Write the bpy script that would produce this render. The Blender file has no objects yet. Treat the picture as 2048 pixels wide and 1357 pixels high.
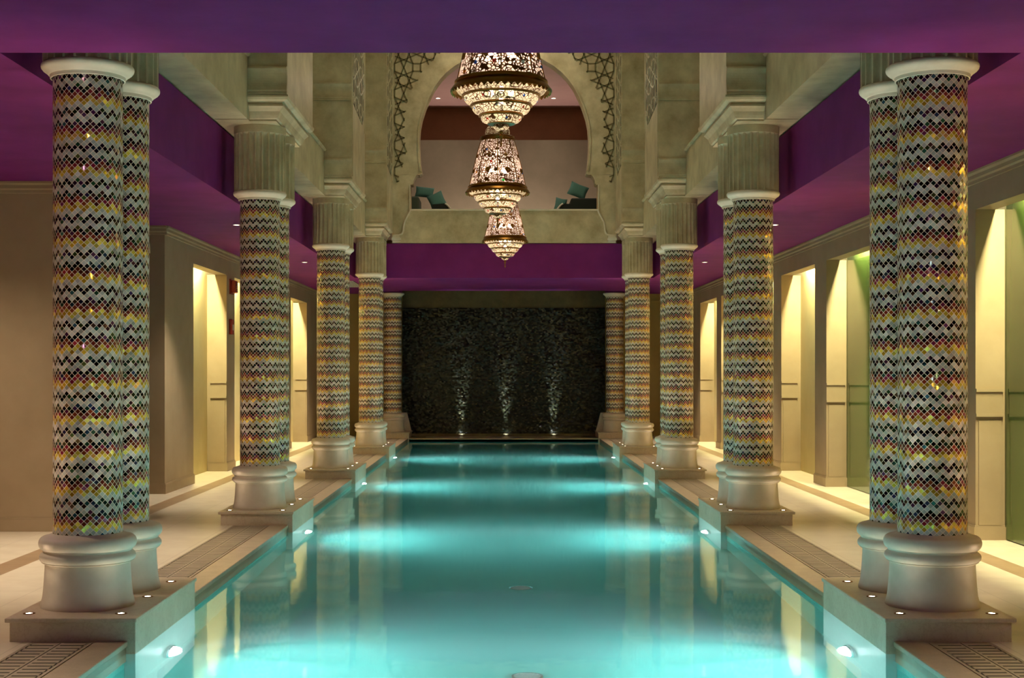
import bpy, math, random
from math import pi, sin, cos, radians as R
from mathutils import Vector
random.seed(7)
scene = bpy.context.scene
COL = scene.collection

# ------------------------------------------------------------------ camera, world, exposure
EYE = 1.70
cam_d = bpy.data.cameras.new('camera'); cam = bpy.data.objects.new('camera', cam_d); COL.objects.link(cam)
cam.location = (-0.057, 0, EYE); cam.rotation_euler = (pi/2, 0, 0)
cam_d.sensor_width = 36; cam_d.lens = 36*2800/2048
cam_d.shift_x = (1024-1003)/2048; cam_d.shift_y = (742-678.5)/2048
cam_d.clip_end = 200
scene.camera = cam
scene.view_settings.view_transform = 'Standard'; scene.view_settings.look = 'None'
scene.view_settings.gamma = 1; scene.view_settings.use_curve_mapping = False
scene.view_settings.exposure = 0.85
w = bpy.data.worlds.new('world'); scene.world = w; w.use_nodes = True
w.node_tree.nodes['Background'].inputs[0].default_value = (0.9, 0.75, 0.55, 1)
w.node_tree.nodes['Background'].inputs[1].default_value = 0.02
scene.cycles.use_denoising = True
scene.cycles.max_bounces = 10; scene.cycles.diffuse_bounces = 4; scene.cycles.glossy_bounces = 4
scene.cycles.transmission_bounces = 6; scene.cycles.sample_clamp_indirect = 4.0
scene.cycles.caustics_refractive = True; scene.cycles.caustics_reflective = False

# light levels, all in one place
ATRIUM_FILL = 100; AISLE = 225; POOL = 220; NICHE = 125; UPL = 1.5; WALLUP = 420; FRONT_FILL = 95; BULB = 32; UPROOM = 14

def light(name, kind, loc, energy, color, parent=None, rot=(0, 0, 0), **kw):
    d = bpy.data.lights.new(name, kind); d.energy = energy; d.color = color
    for k, v in kw.items(): setattr(d, k, v)
    o = bpy.data.objects.new(name, d); COL.objects.link(o); o.location = loc; o.rotation_euler = rot
    if parent: o.parent = parent
    return o
# unseen area lamps added high in the central well to light the pier sides
for yy in (16.3, 22.9, 28.6):
    light('atrium_fill_light', 'AREA', (0, yy, 9.3), ATRIUM_FILL/3, (1.0, 0.88, 0.58), shape='RECTANGLE', size=1.6, size_y=1.6)

# ------------------------------------------------------------------ helpers
class MB:
    def __init__(s): s.v = []; s.f = []
    def add(s, vs, fs):
        n = len(s.v); s.v += [tuple(p) for p in vs]; s.f += [tuple(i+n for i in f) for f in fs]
    def box(s, x0, x1, y0, y1, z0, z1):
        if x0 > x1: x0, x1 = x1, x0
        if y0 > y1: y0, y1 = y1, y0
        s.add([(x0,y0,z0),(x1,y0,z0),(x1,y1,z0),(x0,y1,z0),(x0,y0,z1),(x1,y0,z1),(x1,y1,z1),(x0,y1,z1)],
              [(0,3,2,1),(4,5,6,7),(0,1,5,4),(1,2,6,5),(2,3,7,6),(3,0,4,7)])
    def rings(s, rings, cap0=True, cap1=True):
        n = len(rings[0]); vs = [p for r in rings for p in r]; fs = []
        for k in range(len(rings)-1):
            for i in range(n):
                j = (i+1) % n
                fs.append((k*n+i, k*n+j, (k+1)*n+j, (k+1)*n+i))
        if cap0: fs.append(tuple(reversed(range(n))))
        if cap1: fs.append(tuple((len(rings)-1)*n+i for i in range(n)))
        s.add(vs, fs)
    def lathe(s, prof, n=48, cx=0, cy=0, cap0=True, cap1=True):
        s.rings([[(cx+r*cos(2*pi*i/n), cy+r*sin(2*pi*i/n), z) for i in range(n)] for r, z in prof], cap0, cap1)
    def rectloft(s, prof):   # prof: (x0,x1,y0,y1,z)
        s.rings([[(a,c,z),(b,c,z),(b,d,z),(a,d,z)] for a,b,c,d,z in prof])
    def prism_x(s, pts, x0, x1):   # polygon in (y,z) extruded along x
        if x0 > x1: x0, x1 = x1, x0
        s.rings([[(x0,y,z) for y,z in pts],[(x1,y,z) for y,z in pts]])
    def prism_y(s, pts, y0, y1):   # polygon in (x,z) extruded along y
        s.rings([[(x,y0,z) for x,z in pts],[(x,y1,z) for x,z in pts]])
    def prism_z(s, pts, z0, z1):
        s.rings([[(x,y,z0) for x,y in pts],[(x,y,z1) for x,y in pts]])
    def tube(s, pts, r, n=8):
        rs = []
        for i, p in enumerate(pts):
            p = Vector(p); a = Vector(pts[max(i-1,0)]); b = Vector(pts[min(i+1,len(pts)-1)])
            t = (b-a).normalized(); u = t.cross(Vector((0,0,1)))
            if u.length < .1: u = t.cross(Vector((0,1,0)))
            u.normalize(); v = t.cross(u)
            rs.append([p+(u*cos(2*pi*k/n)+v*sin(2*pi*k/n))*r for k in range(n)])
        s.rings(rs)
    def sphere(s, c, r, n=16, m=8, sz=1.0):
        s.rings([[(c[0]+r*sin(pi*k/m)*cos(2*pi*i/n), c[1]+r*sin(pi*k/m)*sin(2*pi*i/n), c[2]-r*sz*cos(pi*k/m)) for i in range(n)] for k in range(1,m)])
    def bar(s, a, b, wd, nrm, th):   # flat bar a->b lying on a face of normal nrm
        a, b, nrm = Vector(a), Vector(b), Vector(nrm); t = (b-a)
        if t.length < 1e-5: return
        t.normalize(); u = t.cross(nrm).normalized()*wd/2; n = nrm*th
        s.add([a-u,a+u,b+u,b-u,a-u+n,a+u+n,b+u+n,b-u+n],[(0,3,2,1),(4,5,6,7),(0,1,5,4),(1,2,6,5),(2,3,7,6),(3,0,4,7)])
    def build(s, name, mat, parent=None, smooth=None, bevel=0, loc=None):
        me = bpy.data.meshes.new(name); me.from_pydata(s.v, [], s.f)
        import bmesh
        bm = bmesh.new(); bm.from_mesh(me); bmesh.ops.recalc_face_normals(bm, faces=bm.faces); bm.to_mesh(me); bm.free()
        me.materials.append(mat)
        if smooth is not None:
            me.polygons.foreach_set('use_smooth', [True]*len(me.polygons))
            me.set_sharp_from_angle(angle=R(smooth))
        o = bpy.data.objects.new(name, me); COL.objects.link(o)
        if parent: o.parent = parent
        if loc: o.location = loc
        if bevel:
            b = o.modifiers.new('bevel', 'BEVEL'); b.width = bevel; b.segments = 2; b.limit_method = 'ANGLE'
        return o
def tag(o, label=None, cat=None, group=None, kind=None):
    if label: o['label'] = label
    if cat: o['category'] = cat
    if group: o['group'] = group
    if kind: o['kind'] = kind
    return o
def empty(name, loc, label, cat, group=None):
    o = bpy.data.objects.new(name, None); COL.objects.link(o); o.location = loc; o.empty_display_size = .1
    return tag(o, label, cat, group)
def copy_tree(o, parent=None):
    c = o.copy(); COL.objects.link(c); c.parent = parent
    for ch in list(o.children): copy_tree(ch, c)
    return c

# ------------------------------------------------------------------ materials
def srgb(r, g, b):
    f = lambda c: (c/255/12.92) if c/255 <= .04045 else ((c/255+.055)/1.055)**2.4
    return (f(r), f(g), f(b), 1)
class NT:
    def __init__(s, name):
        s.m = bpy.data.materials.new(name); s.m.use_nodes = True; s.t = s.m.node_tree
        s.p = s.t.nodes['Principled BSDF']; s.out = s.t.nodes['Material Output']
    def n(s, typ, **kw):
        x = s.t.nodes.new(typ)
        for k, v in kw.items(): setattr(x, k, v)
        return x
    def l(s, a, b): s.t.links.new(a, b)
    def put(s, sock, v):
        if hasattr(v, 'is_output'): s.l(v, sock)
        else: sock.default_value = v
    def math(s, op, a, b=0.0, c=0.0):
        x = s.n('ShaderNodeMath', operation=op)
        s.put(x.inputs[0], a); s.put(x.inputs[1], b); s.put(x.inputs[2], c)
        return x.outputs[0]
    def mix(s, fac, a, b):
        x = s.n('ShaderNodeMix', data_type='RGBA')
        s.put(x.inputs[0], fac); s.put(x.inputs[6], a); s.put(x.inputs[7], b)
        return x.outputs[2]
    def coords(s, kind='Object'):
        return s.n('ShaderNodeTexCoord').outputs[kind]
    def noise(s, vec, scale, detail=4, rough=.55):
        x = s.n('ShaderNodeTexNoise'); s.l(vec, x.inputs['Vector']); x.inputs['Scale'].default_value = scale
        x.inputs['Detail'].default_value = detail; x.inputs['Roughness'].default_value = rough
        return x.outputs[0]
    def ramp(s, fac, stops, interp='LINEAR'):
        x = s.n('ShaderNodeValToRGB'); x.color_ramp.interpolation = interp; e = x.color_ramp.elements
        while len(e) < len(stops): e.new(0.5)
        for q, (p, c) in zip(e, stops): q.position = p; q.color = c
        s.l(fac, x.inputs[0]); return x.outputs[0]
    def bump(s, h, strength, dist=.01):
        x = s.n('ShaderNodeBump'); s.l(h, x.inputs['Height']); x.inputs['Strength'].default_value = strength
        x.inputs['Distance'].default_value = dist; return x.outputs[0]
    def P(s, **kw):
        for k, v in kw.items(): s.put(s.p.inputs[k.replace('_', ' ')], v)

def stone(name, c1, c2, rough=.5, scale=3.0, bump=.15, spec=.4, vein=None):
    m = NT(name); g = m.n('ShaderNodeNewGeometry').outputs['Position']
    nz = m.noise(g, scale, 6, .62)
    c = m.ramp(nz, [(.3, c1), (.7, c2)])
    if vein:
        v = m.noise(g, scale*3.3, 8, .7); vv = m.ramp(v, [(.47, (0,0,0,1)), (.5, (1,1,1,1)), (.53, (0,0,0,1))])
        c = m.mix(m.math('MULTIPLY', vv, .35), c, vein)
    m.P(Base_Color=c, Roughness=rough, Specular_IOR_Level=spec)
    m.P(Normal=m.bump(m.noise(g, scale*9, 5), bump, .01))
    return m.m
def plain(name, c, rough=.5, metal=0.0, **kw):
    m = NT(name); g = m.coords(); nz = m.noise(g, 14, 3)
    d = tuple(x*.86 for x in c[:3])+(1,)
    m.P(Base_Color=m.mix(nz, c, d), Roughness=rough, Metallic=metal, **kw); return m.m
def emit(name, c, s):
    m = NT(name); m.P(Base_Color=(0,0,0,1), Emission_Color=c, Emission_Strength=s); return m.m

M = {}
M['olive'] = stone('olive_stone', srgb(166,148,116), srgb(216,200,168), .36, 2.6, .22, .5)
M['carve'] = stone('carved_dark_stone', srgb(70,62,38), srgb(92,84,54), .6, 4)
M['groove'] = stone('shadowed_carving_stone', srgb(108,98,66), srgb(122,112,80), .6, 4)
M['cream'] = stone('cream_limestone', srgb(214,200,180), srgb(228,217,200), .62, 5, .05)
M['plinth'] = stone('plinth_stone', srgb(206,188,162), srgb(222,206,182), .35, 3, .05, vein=srgb(180,150,120))
M['coping'] = stone('coping_stone', srgb(170,150,124), srgb(192,172,146), .3, 6, .05, vein=srgb(140,112,86))
M['grate'] = stone('grate_stone', srgb(158,140,118), srgb(178,160,136), .4, 6, .05)
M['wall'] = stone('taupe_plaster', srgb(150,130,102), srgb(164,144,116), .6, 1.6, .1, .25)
M['niche'] = stone('lamplit_plaster', srgb(205,188,138), srgb(214,198,150), .6, 1.6, .05, .25)  # wall plaster with the yellow niche lamplight put into its colour
M['purple'] = stone('purple_plaster', srgb(112,34,104), srgb(124,42,116), .75, 2.2, .08, .12)
M['brownwall'] = stone('brown_wall', srgb(128,84,50), srgb(140,94,58), .6, 2)
M['greywall'] = stone('grey_screen', srgb(122,116,96), srgb(134,126,106), .6, 2)
M['mauve'] = stone('mauve_ceiling', srgb(205,170,165), srgb(214,180,174), .6, 2)
M['gallery'] = stone('gallery_panel', srgb(150,122,60), srgb(160,132,72), .55, 2)
M['black'] = plain('black_void', (0.004,0.004,0.004,1), .8)
M['brass'] = plain('aged_brass', srgb(150,104,48), .3, 1.0)
M['chrome'] = plain('chrome', (.7,.72,.74,1), .15, 1.0)
M['red'] = plain('red_enamel', srgb(150,24,12), .35)
M['teal'] = plain('teal_fabric', srgb(84,132,128), .8)
M['darkfab'] = plain('dark_green_fabric', srgb(22,34,30), .7)
M['greyfab'] = plain('grey_green_fabric', srgb(78,90,78), .8)
M['white'] = plain('white_paint', srgb(225,222,212), .4)
M['lens'] = emit('warm_lens', (1,.86,.62,1), 9)
M['lens_up'] = emit('uplight_lens', (1,.88,.66,1), 14)
M['lens_pool'] = emit('pool_lens', (.92,.97,1,1), 45)
M['bulb'] = emit('bulb_glow', (1,.80,.58,1), BULB)
M['nichelamp'] = emit('niche_lamp_tube', (1,.93,.60,1), 12)

# floor: cream limestone with brown bands running the length of the aisles
m = NT('aisle_floor'); g = m.n('ShaderNodeNewGeometry').outputs['Position']
sx = m.n('ShaderNodeSeparateXYZ'); m.l(g, sx.inputs[0]); ax = m.math('ABSOLUTE', sx.outputs[0])
def band(a, b): return m.math('MULTIPLY', m.math('GREATER_THAN', ax, a), m.math('LESS_THAN', ax, b))
nz = m.noise(g, 4, 6)
cream = m.ramp(nz, [(.3, srgb(214,198,172)), (.7, srgb(228,214,190))])
brown = m.ramp(nz, [(.3, srgb(150,122,92)), (.7, srgb(172,144,112))])
mask = m.math('MAXIMUM', band(4.22, 4.46), band(2.0, 3.0))
jy = m.math('FRACT', m.math('MULTIPLY', sx.outputs[1], 1/0.9)); jx = m.math('FRACT', m.math('MULTIPLY', ax, 1/0.61))
jt = m.math('MAXIMUM', m.math('LESS_THAN', jy, .006), m.math('LESS_THAN', jx, .009))
c = m.mix(mask, cream, brown); c = m.mix(m.math('MULTIPLY', jt, .4), c, srgb(120,100,80))
m.P(Base_Color=c, Roughness=.28, Specular_IOR_Level=.5); M['floor'] = m.m

# pool tile
m = NT('pool_tile'); g = m.n('ShaderNodeNewGeometry').outputs['Position']
sx = m.n('ShaderNodeSeparateXYZ'); m.l(g, sx.inputs[0])
s_ = 1/0.05
fr = [m.math('FRACT', m.math('MULTIPLY', o, s_)) for o in sx.outputs]
fl = [m.math('FLOOR', m.math('MULTIPLY', o, s_)) for o in sx.outputs]
gr = m.math('MAXIMUM', m.math('LESS_THAN', fr[0], .09), m.math('MAXIMUM', m.math('LESS_THAN', fr[1], .09), m.math('LESS_THAN', fr[2], .09)))
cb = m.n('ShaderNodeCombineXYZ')
for i in range(3): m.l(fl[i], cb.inputs[i])
wn = m.n('ShaderNodeTexWhiteNoise'); m.l(cb.outputs[0], wn.inputs[0])
c = m.mix(wn.outputs[0], (.012,.42,.375,1), (.03,.52,.465,1)); c = m.mix(gr, c, (.10,.58,.53,1))
m.P(Base_Color=c, Roughness=.3); M['tile'] = m.m

m = NT('pale_tile'); g = m.n('ShaderNodeNewGeometry').outputs['Position']
m.P(Base_Color=m.mix(m.noise(g, 9, 3), (.55,.74,.71,1), (.62,.80,.77,1)), Roughness=.35); M['paletile'] = m.m

# water surface
m = NT('pool_water'); g = m.n('ShaderNodeNewGeometry').outputs['Position']
mp = m.n('ShaderNodeMapping'); m.l(g, mp.inputs[0]); mp.inputs['Scale'].default_value = (1.0, .6, 1)
gl = m.n('ShaderNodeBsdfGlass'); gl.inputs['IOR'].default_value = 1.33; gl.inputs['Roughness'].default_value = .045
gl.inputs['Color'].default_value = (.86, 1, .99, 1)
m.l(m.bump(m.noise(mp.outputs[0], 2.2, 3), .06, .02), gl.inputs['Normal'])
m.l(gl.outputs[0], m.out.inputs['Surface']); M['water'] = m.m

# zigzag mosaic of the columns
def mosaic():
    m = NT('zigzag_mosaic'); o = m.coords()
    sx = m.n('ShaderNodeSeparateXYZ'); m.l(o, sx.inputs[0])
    th = m.math('ARCTAN2', sx.outputs[1], sx.outputs[0])
    U = m.math('MULTIPLY', th, 36/(2*pi)); V = m.math('MULTIPLY', sx.outputs[2], 1/0.0384)
    a = m.math('ADD', U, V); b = m.math('SUBTRACT', U, V)
    fa = m.math('FLOOR', a); fb = m.math('FLOOR', b)
    c = m.math('ADD', m.math('ADD', fa, fb), 1.0); r = m.math('SUBTRACT', fa, fb)
    t = m.math('PINGPONG', m.math('ADD', c, 144), 2.0)
    lev = m.math('MULTIPLY', m.math('SUBTRACT', m.math('SUBTRACT', r, t), 1.0), .5)
    idx = m.math('FLOORED_MODULO', m.math('ADD', lev, 1.05), 6.0)
    x6 = m.math('DIVIDE', idx, 6.0)
    K, W, G, Rr = (0,0,0,1), (1,0,0,1), (0,1,0,1), (0,0,1,1)
    code = m.ramp(x6, [(0, K), (1/6, W), (2/6, G), (3/6, Rr), (4/6, K), (5/6, W)], 'CONSTANT')
    sp = m.n('ShaderNodeSeparateColor'); m.l(code, sp.inputs[0])
    cb = m.n('ShaderNodeCombineXYZ'); m.l(m.math('FLOORED_MODULO', c, 72.0), cb.inputs[0]); m.l(r, cb.inputs[1])
    oi = m.n('ShaderNodeObjectInfo'); m.l(m.math('MULTIPLY', oi.outputs['Random'], 91.7), cb.inputs[2])
    wn = m.n('ShaderNodeTexWhiteNoise'); m.l(cb.outputs[0], wn.inputs[0]); rv, rc = wn.outputs[0], wn.outputs[1]
    sc = m.n('ShaderNodeSeparateColor'); m.l(rc, sc.inputs[0])
    hs = m.n('ShaderNodeCombineColor', mode='HSV'); m.l(sc.outputs[0], hs.inputs[0]); hs.inputs[1].default_value = .75
    m.l(m.math('MULTIPLY', m.math('POWER', sc.outputs[1], 4.0), .11), hs.inputs[2])
    kc = m.mix(1.0, hs.outputs[0], hs.outputs[0])
    gc = m.ramp(rv, [(0, srgb(196,146,24)), (.5, srgb(242,196,56)), (.85, srgb(255,228,84)), (1, srgb(250,176,90))])
    rc_ = m.ramp(rv, [(0, srgb(74,28,14)), (.35, srgb(122,38,28)), (.65, srgb(128,58,22)), (.85, srgb(140,30,44)), (1, srgb(110,38,76))])
    wc = m.ramp(rv, [(0, srgb(164,164,150)), (.5, srgb(184,182,170)), (1, srgb(194,180,176))])
    col = m.mix(sp.outputs[0], kc, wc); col = m.mix(sp.outputs[1], col, gc); col = m.mix(sp.outputs[2], col, rc_)
    da = m.math('PINGPONG', a, .5); db = m.math('PINGPONG', b, .5)
    grout = m.math('LESS_THAN', m.math('MINIMUM', da, db), .055)
    col = m.mix(grout, col, srgb(246,222,198))
    vs = m.n('ShaderNodeVectorMath', operation='SUBTRACT'); m.l(rc, vs.inputs[0]); vs.inputs[1].default_value = (.5,.5,.5)
    vm = m.n('ShaderNodeVectorMath', operation='SCALE'); m.l(vs.outputs[0], vm.inputs[0]); vm.inputs['Scale'].default_value = .34
    geo = m.n('ShaderNodeNewGeometry')
    va = m.n('ShaderNodeVectorMath', operation='ADD'); m.l(vm.outputs[0], va.inputs[0]); m.l(geo.outputs['Normal'], va.inputs[1])
    vn = m.n('ShaderNodeVectorMath', operation='NORMALIZE'); m.l(va.outputs[0], vn.inputs[0])
    hs2 = m.n('ShaderNodeCombineColor', mode='HSV'); m.l(sc.outputs[0], hs2.inputs[0]); hs2.inputs[1].default_value = .6; hs2.inputs[2].default_value = 1
    dark = m.math('SUBTRACT', 1.0, m.math('MAXIMUM', sp.outputs[0], grout))
    m.P(Base_Color=col, Roughness=m.math('SUBTRACT', .34, m.math('MULTIPLY', dark, .2)),
        Metallic=m.math('MULTIPLY', m.math('MULTIPLY', sp.outputs[1], .42), m.math('SUBTRACT', 1.0, grout)),
        Normal=vn.outputs[0], Specular_IOR_Level=.6)
    m.l(m.mix(m.math('MULTIPLY', dark, .8), (1,1,1,1), hs2.outputs[0]), m.p.inputs['Specular Tint'])
    return m.m
M['mosaic'] = mosaic()

# black glass mosaic of the end wall
m = NT('black_mosaic'); g = m.n('ShaderNodeNewGeometry')
sx = m.n('ShaderNodeSeparateXYZ'); m.l(g.outputs['Position'], sx.inputs[0])
row = m.math('FLOOR', m.math('MULTIPLY', sx.outputs[2], 1/.034))
colx = m.math('FLOOR', m.math('ADD', m.math('MULTIPLY', sx.outputs[0], 1/.05), m.math('MULTIPLY', row, .37)))
cb = m.n('ShaderNodeCombineXYZ'); m.l(row, cb.inputs[0]); m.l(colx, cb.inputs[1])
wn = m.n('ShaderNodeTexWhiteNoise'); m.l(cb.outputs[0], wn.inputs[0])
vs = m.n('ShaderNodeVectorMath', operation='SUBTRACT'); m.l(wn.outputs[1], vs.inputs[0]); vs.inputs[1].default_value = (.5,.5,.5)
vm = m.n('ShaderNodeVectorMath', operation='SCALE'); m.l(vs.outputs[0], vm.inputs[0]); vm.inputs['Scale'].default_value = .75
va = m.n('ShaderNodeVectorMath', operation='ADD'); m.l(vm.outputs[0], va.inputs[0]); m.l(g.outputs['Normal'], va.inputs[1])
vn = m.n('ShaderNodeVectorMath', operation='NORMALIZE'); m.l(va.outputs[0], vn.inputs[0])
c = m.ramp(wn.outputs[0], [(0, (.002,.002,.001,1)), (.6, (.006,.008,.003,1)), (.9, (.02,.022,.010,1)), (1, (.05,.045,.03,1))])
m.P(Base_Color=c, Roughness=.3, Normal=vn.outputs[0], Specular_IOR_Level=.35); M['blackmosaic'] = m.m

# green glass
m = NT('green_glass'); m.P(Base_Color=srgb(76,98,48), Roughness=.1, Specular_IOR_Level=.6); M['green'] = m.m

# pierced lamp shade: brass skin with glowing frosted openings
def shade(name, scale, thr, tint):
    m = NT(name); o = m.coords()
    v = m.n('ShaderNodeTexVoronoi', feature='DISTANCE_TO_EDGE'); m.l(o, v.inputs['Vector']); v.inputs['Scale'].default_value = scale
    v2 = m.n('ShaderNodeTexVoronoi', feature='F1'); m.l(o, v2.inputs['Vector']); v2.inputs['Scale'].default_value = scale*.28
    rings = m.math('LESS_THAN', m.math('ABSOLUTE', m.math('SUBTRACT', v2.outputs['Distance'], .36)), .045)
    metal = m.math('MAXIMUM', m.math('LESS_THAN', v.outputs['Distance'], thr), rings)
    br = m.n('ShaderNodeBsdfPrincipled'); br.inputs['Base Color'].default_value = srgb(120,76,44); br.inputs['Metallic'].default_value = .9; br.inputs['Roughness'].default_value = .35
    tl = m.n('ShaderNodeBsdfTranslucent'); tl.inputs[0].default_value = tint
    tr = m.n('ShaderNodeBsdfTransparent'); tr.inputs[0].default_value = (1,.9,.8,1)
    mx = m.n('ShaderNodeMixShader'); mx.inputs[0].default_value = .3; m.l(tl.outputs[0], mx.inputs[1]); m.l(tr.outputs[0], mx.inputs[2])
    m2 = m.n('ShaderNodeMixShader'); m.l(metal, m2.inputs[0]); m.l(mx.outputs[0], m2.inputs[1]); m.l(br.outputs[0], m2.inputs[2])
    m.l(m2.outputs[0], m.out.inputs['Surface']); return m.m
M['shade'] = shade('pierced_shade', 34, .13, (.95,.74,.66,1))
M['tier'] = shade('pierced_tier', 36, .08, (.95,.84,.62,1))
def jewel(name, c):
    m = NT(name); tl = m.n('ShaderNodeBsdfTranslucent'); tl.inputs[0].default_value = c
    gl = m.n('ShaderNodeBsdfGlossy'); gl.inputs['Roughness'].default_value = .1
    mx = m.n('ShaderNodeMixShader'); mx.inputs[0].default_value = .12; m.l(tl.outputs[0], mx.inputs[1]); m.l(gl.outputs[0], mx.inputs[2])
    m.l(mx.outputs[0], m.out.inputs['Surface']); return m.m
JW = [jewel('blue_glass', (.1,.35,1,1)), jewel('red_glass', (1,.05,.03,1)), jewel('green_glass_jewel', (.05,.9,.25,1)), jewel('clear_glass', (.8,.95,.95,1)), jewel('amber_glass', (1,.4,.05,1))]

def struct(mb, name, mat, **kw):
    o = mb.build(name, mat, **kw); o['kind'] = 'structure'; return o

# ------------------------------------------------------------------ layout numbers
S = 6.6; C0 = 9.62                       # pair spacing and centre of the first pair
PAIRS = [C0+S*i for i in range(4)]       # centres
CX = 2.795; WATER = -.075; ZC = 3.70; OPX = 3.21; OPY0 = 8.8; OPY1 = 30.15; WX = 4.70
ORD = ['nearest', 'second', 'third', 'fourth']; SIDE = {-1: 'left', 1: 'right'}

# ------------------------------------------------------------------ floor, pool, coping
b = MB()
for s in (-1, 1): b.box(s*2.41, s*(7.4 if s < 0 else 5.3), -3, 37, -.3, -.0005)
b.box(-2.41, 2.41, -3, 3.0, -.3, -.0005); b.box(-2.41, 2.41, 35.2, 37, -.3, -.0005)
struct(b, 'floor', M['floor'])
b = MB()
b.box(-2.43, 2.43, 2.9, 35.3, -1.5, -1.4)
struct(b, 'floor', M['tile'])
for s in (-1, 1):
    b = MB(); b.box(s*2.42, s*2.6, 2.9, 35.3, -1.45, -.3); b.box(s*2.42, s*2.47, 3, 35.2, -.31, -.034)
    struct(b, 'wall_'+SIDE[s], M['tile'])
b = MB(); b.box(-2.42, 2.42, 35.2, 35.3, -1.45, -.034); struct(b, 'wall_back', M['tile'])
b = MB(); b.box(-2.42, 2.42, 2.9, 3.0, -1.45, -.034); struct(b, 'wall_front', M['tile'])
ti = 1
for s in (-1, 1):
    b = MB(); b.box(s*2.40, s*2.598, 2.8, 35.2, -.032, .004)
    struct(b, 'trim_%d' % ti, M['coping'], bevel=.006); ti += 1
b = MB(); b.box(-2.40, 2.40, 35.16, 35.5, -.032, .004); struct(b, 'trim_%d' % ti, M['coping'], bevel=.006); ti += 1
b = MB(); b.add([(-2.42,3,WATER),(2.42,3,WATER),(2.42,35.2,WATER),(-2.42,35.2,WATER)], [(0,1,2,3)])
o = b.build('pool_water', M['water'])
if o.data.polygons[0].normal.z < 0: o.data.flip_normals()
tag(o, 'still turquoise water filling the long swimming pool', 'water', kind='stuff')

m = NT('water_haze'); m.t.nodes.remove(m.p)
vsn = m.n('ShaderNodeVolumeScatter'); vsn.inputs['Color'].default_value = (.84,.98,1,1); vsn.inputs['Density'].default_value = .085; vsn.inputs['Anisotropy'].default_value = .3
m.l(vsn.outputs[0], m.out.inputs['Volume'])
b = MB(); b.box(-2.335, 2.335, 3.01, 35.19, -1.395, WATER-.004)
hz = b.build('water_haze', m.m); tag(hz, 'faintly milky body of the pool water where the underwater beams glow', 'water', kind='stuff')

# drains on the pool floor
for k, (yy, what) in enumerate(((12.9, 'halfway between the two nearest pairs of columns'), (9.55, 'at the bottom edge of the photo'))):
    d = empty('floor_drain', (.12, yy, -1.4), 'round drain cover on the pool floor, '+what, 'drain')
    b = MB(); b.lathe([(.11,0),(.11,.012),(.095,.014),(.09,.006)], 32, cap1=False); b.build('ring', M['chrome'], d, smooth=40)
    b = MB()
    for q in range(-3, 4):
        hw = math.sqrt(.09**2-(q*.025)**2); b.box(-hw, hw, q*.025-.006, q*.025+.006, .002, .01)
    b.build('grille', M['paletile'], d)

# overflow grates in the deck, one per bay and side
bays = [(3.2, C0-.87)] + [(PAIRS[i]+.87, PAIRS[i+1]-.87) for i in range(3)] + [(PAIRS[3]+.87, 35.1)]
bayname = ['in front of the nearest plinth', 'between the nearest and second plinths', 'between the second and third plinths', 'between the third and fourth plinths', 'beyond the fourth plinth']
for s in (-1, 1):
    for k, (y0, y1) in enumerate(bays):
        g0 = empty('overflow_grate', (s*2.8, (y0+y1)/2, 0), 'slotted stone grate on the pool\'s %s side %s' % (SIDE[s], bayname[k]), 'grate')
        hl = (y1-y0)/2-.03
        b = MB(); b.box(-.195, .195, -hl, hl, .0002, .0022); b.build('channel', M['black'], g0)
        for h in (-1, 1):
            b = MB(); n = int(2*hl/.085)
            for q in range(n):
                yy = -hl+q*2*hl/n; b.box(h*.004, h*.175, yy+.012, yy+2*hl/n-.012, .002, .0036)
            b.box(h*.004, h*.02, -hl, hl, .002, .0034); b.box(h*.165, h*.195, -hl, hl, .002, .0036)
            b.build('slotted_slab', M['grate'], g0)

# ------------------------------------------------------------------ plinths with their lights
def plinth(s, cy, idx):
    t = empty('column_plinth', (s*2.745, cy, 0), 'low cream stone plinth at the poolside under the %s pair of columns on the %s' % (ORD[idx], SIDE[s]), 'plinth', 'plinths under the column pairs')
    b = MB(); b.box(-s*.395, s*.395, -.85, .85, -.085, .122); b.build('body', M['plinth'], t, bevel=.004)
    b = MB(); b.box(-s*.394, s*.395, -.849, .849, -1.4, -.086); b.build('submerged_footing', M['paletile'], t)
    b = MB(); b.box(-s*.405, s*.42, -.87, .87, .122, .15); b.build('top_slab', M['plinth'], t, bevel=.006)
    names = ['near outer corner', 'near poolside corner', 'middle of the poolside edge', 'far poolside corner', 'far outer corner']
    for nm, (x, y) in zip(names, ((3.07,-.69),(2.483,-.69),(2.483,-.02),(2.483,.66),(3.07,.68))):
        l = empty('plinth_uplight', (s*x, cy+y, .15), 'small uplight in the %s of the %s plinth on the %s' % (nm, ORD[idx], SIDE[s]), 'light', 'recessed lights in the plinths')
        b = MB(); b.lathe([(.038,0),(.038,.003),(.034,.005),(.023,.004),(.021,.0005)], 28, cap1=False); b.build('rim', M['brass'], l, smooth=40)
        b = MB(); b.lathe([(.0205,0),(.0205,.002),(.012,.004)], 20); b.build('lens', M['lens_up'], l, smooth=40)
        light('uplight_beam', 'SPOT', (0,0,.012), UPL, (1,.80,.56), l, (pi,0,0), spot_size=R(105), spot_blend=1.0, shadow_soft_size=.02)
        light('uplight_beam', 'SPOT', (0,0,.012), UPL*34, (1,.76,.56), l, (pi,0,0), spot_size=R(38), spot_blend=1.0, shadow_soft_size=.02)
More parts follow.
